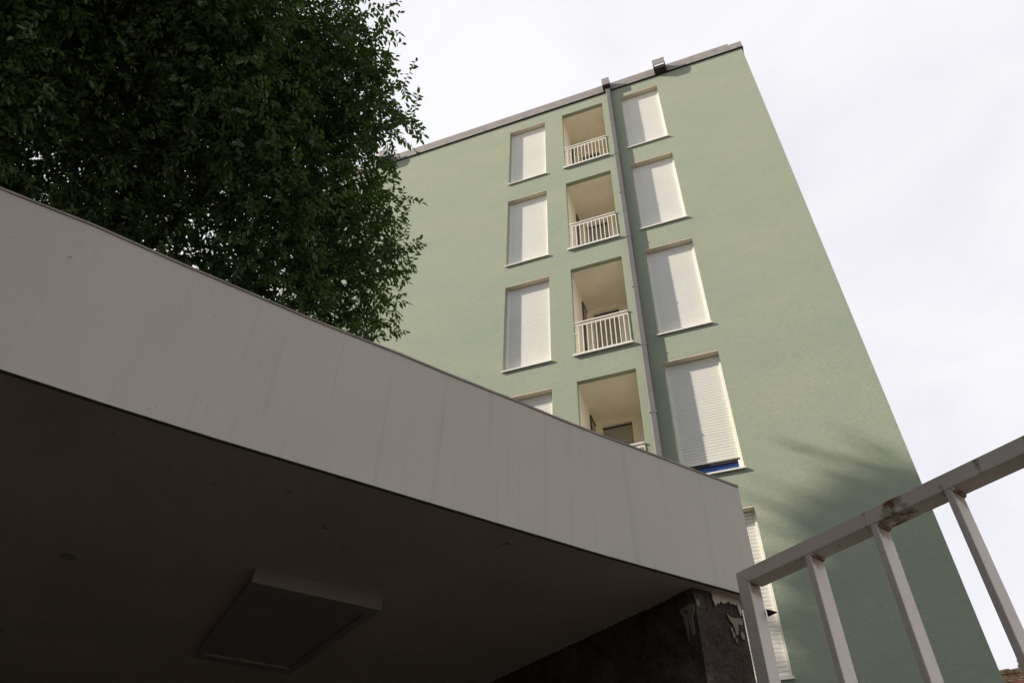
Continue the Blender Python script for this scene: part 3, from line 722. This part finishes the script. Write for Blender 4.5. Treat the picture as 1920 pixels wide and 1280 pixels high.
# ------------------------------------------------------------------ unseen wall added outside the left edge to darken fascia and gate
bw0 = A-fh*.98; bwa = empty('blocker_wall', (bw0[0]+fn[0]*.9, bw0[1]+fn[1]*.9, 0), math.atan2(fn[1], fn[0]), 'tall unseen plaster wall added left of the shelter to block sky light', 'wall')
MB().box(-.88, 2.1, .0, .16, 0, 5.2).build('wall', M['plaster'], bwa)
MB().box(-.88, 2.15, -.04, .20, 5.202, 5.27).build('coping', M['stone_wall'], bwa)

# ------------------------------------------------------------------ ground
g = MB().face((-250,-250,0),(250,-250,0),(250,250,0),(-250,250,0)).build('ground', M['asphalt']); tag(g, kind='structure')
g = MB().box(-9.5, 14, -5.9, D-.02, .004, .06).build('pavement', M['paving']); tag(g, kind='structure')

# ------------------------------------------------------------------ light, sky
EL = math.asin(SUN[2]); AZ = math.atan2(SUN[0], SUN[1])
ld = bpy.data.lights.new('sun', 'SUN'); ld.energy = 5.0; ld.angle = R(.53); ld.color = (1.0, .915, .79)
lo = bpy.data.objects.new('sun', ld); COL.objects.link(lo)
lo.rotation_euler = Vector(SUN).to_track_quat('Z', 'Y').to_euler(); lo.location = (-20, -8, 30)
wd_ = bpy.data.worlds.new('World'); scene.world = wd_; wd_.use_nodes = True
t = wd_.node_tree; bg = t.nodes['Background']; bg.inputs['Strength'].default_value = .075
sky = t.nodes.new('ShaderNodeTexSky'); sky.sky_type = 'NISHITA'; sky.sun_disc = False
sky.sun_elevation = EL; sky.sun_rotation = AZ % (2*math.pi); sky.air_density = 1.2; sky.dust_density = 1.2
tc = t.nodes.new('ShaderNodeTexCoord'); mp = t.nodes.new('ShaderNodeMapping'); mp.inputs['Scale'].default_value = (1.3, 1.3, 2.2)
nz_ = t.nodes.new('ShaderNodeTexNoise'); nz_.inputs['Scale'].default_value = 1.6; nz_.inputs['Detail'].default_value = 5; nz_.inputs['Roughness'].default_value = .5
rp = t.nodes.new('ShaderNodeValToRGB'); rp.color_ramp.elements[0].position = .3; rp.color_ramp.elements[1].position = .72
rp.color_ramp.elements[0].color = (.94,.94,.94,1); rp.color_ramp.elements[1].color = (1,1,1,1)
# thin bright cloud veil over the block, clearer blue sky behind the photographer
L_ = t.links.new
dt = t.nodes.new('ShaderNodeVectorMath'); dt.operation = 'DOT_PRODUCT'; dt.inputs[1].default_value = (.72, .57, .36)
sm = t.nodes.new('ShaderNodeMapRange'); sm.interpolation_type = 'SMOOTHSTEP'
sm.inputs['From Min'].default_value = -.20; sm.inputs['From Max'].default_value = .44; sm.inputs['To Min'].default_value = .03; sm.inputs['To Max'].default_value = 1.0
ml = t.nodes.new('ShaderNodeMath'); ml.operation = 'MULTIPLY'
mx = t.nodes.new('ShaderNodeMix'); mx.data_type = 'RGBA'
n2_ = t.nodes.new('ShaderNodeTexNoise'); n2_.inputs['Scale'].default_value = 2.6; n2_.inputs['Detail'].default_value = 6; n2_.inputs['Roughness'].default_value = .55; n2_.inputs['Distortion'].default_value = .5
r2_ = t.nodes.new('ShaderNodeValToRGB'); r2_.color_ramp.elements[0].position = .38; r2_.color_ramp.elements[1].position = .66
r2_.color_ramp.elements[0].color = (.855, .845, .905, 1); r2_.color_ramp.elements[1].color = (.955, .95, .98, 1)
sc_ = t.nodes.new('ShaderNodeVectorMath'); sc_.operation = 'SCALE'; sc_.inputs['Scale'].default_value = 9.85
L_(mp.outputs[0], n2_.inputs['Vector']); L_(n2_.outputs['Fac'], r2_.inputs[0]); L_(r2_.outputs[0], sc_.inputs[0]); L_(sc_.outputs[0], mx.inputs[7])
L_(tc.outputs['Generated'], mp.inputs[0]); L_(mp.outputs[0], nz_.inputs['Vector']); L_(nz_.outputs['Fac'], rp.inputs[0])
L_(tc.outputs['Generated'], dt.inputs[0]); d2 = t.nodes.new('ShaderNodeVectorMath'); d2.operation = 'DOT_PRODUCT'; d2.inputs[1].default_value = (-.50, .80, .30)
mxx = t.nodes.new('ShaderNodeMath'); mxx.operation = 'MAXIMUM'
L_(tc.outputs['Generated'], d2.inputs[0]); L_(dt.outputs['Value'], mxx.inputs[0]); L_(d2.outputs['Value'], mxx.inputs[1]); L_(mxx.outputs[0], sm.inputs['Value'])
L_(rp.outputs[0], ml.inputs[0]); L_(sm.outputs[0], ml.inputs[1])
L_(ml.outputs[0], mx.inputs[0]); L_(sky.outputs[0], mx.inputs[6]); L_(mx.outputs[2], bg.inputs['Color'])

# ------------------------------------------------------------------ camera
cam = bpy.data.cameras.new('camera'); cam.sensor_width = 36; cam.lens = 1432.29*36/1920
cam.clip_start = .05; cam.clip_end = 2000
co = bpy.data.objects.new('camera', cam); COL.objects.link(co)
yaw, pit, rol = R(-21.568), R(43.479), R(1.2428)
Fw = Vector((math.sin(yaw)*math.cos(pit), math.cos(yaw)*math.cos(pit), math.sin(pit)))
Rt = Vector((math.cos(yaw), -math.sin(yaw), 0)); Up = Rt.cross(Fw)
c_, s_ = math.cos(rol), math.sin(rol)
r_ = Rt*c_+Up*s_; u_ = -Rt*s_+Up*c_
co.matrix_world = Matrix(((r_.x, u_.x, -Fw.x, 0), (r_.y, u_.y, -Fw.y, 0), (r_.z, u_.z, -Fw.z, CZ), (0, 0, 0, 1)))
scene.camera = co
vs = scene.view_settings; vs.view_transform = 'Standard'; vs.look = 'None'; vs.exposure = .5; vs.gamma = 1; vs.use_curve_mapping = False
scene.render.film_transparent = False
scene.cycles.max_bounces = 8; scene.cycles.diffuse_bounces = 5; scene.cycles.use_denoising = True
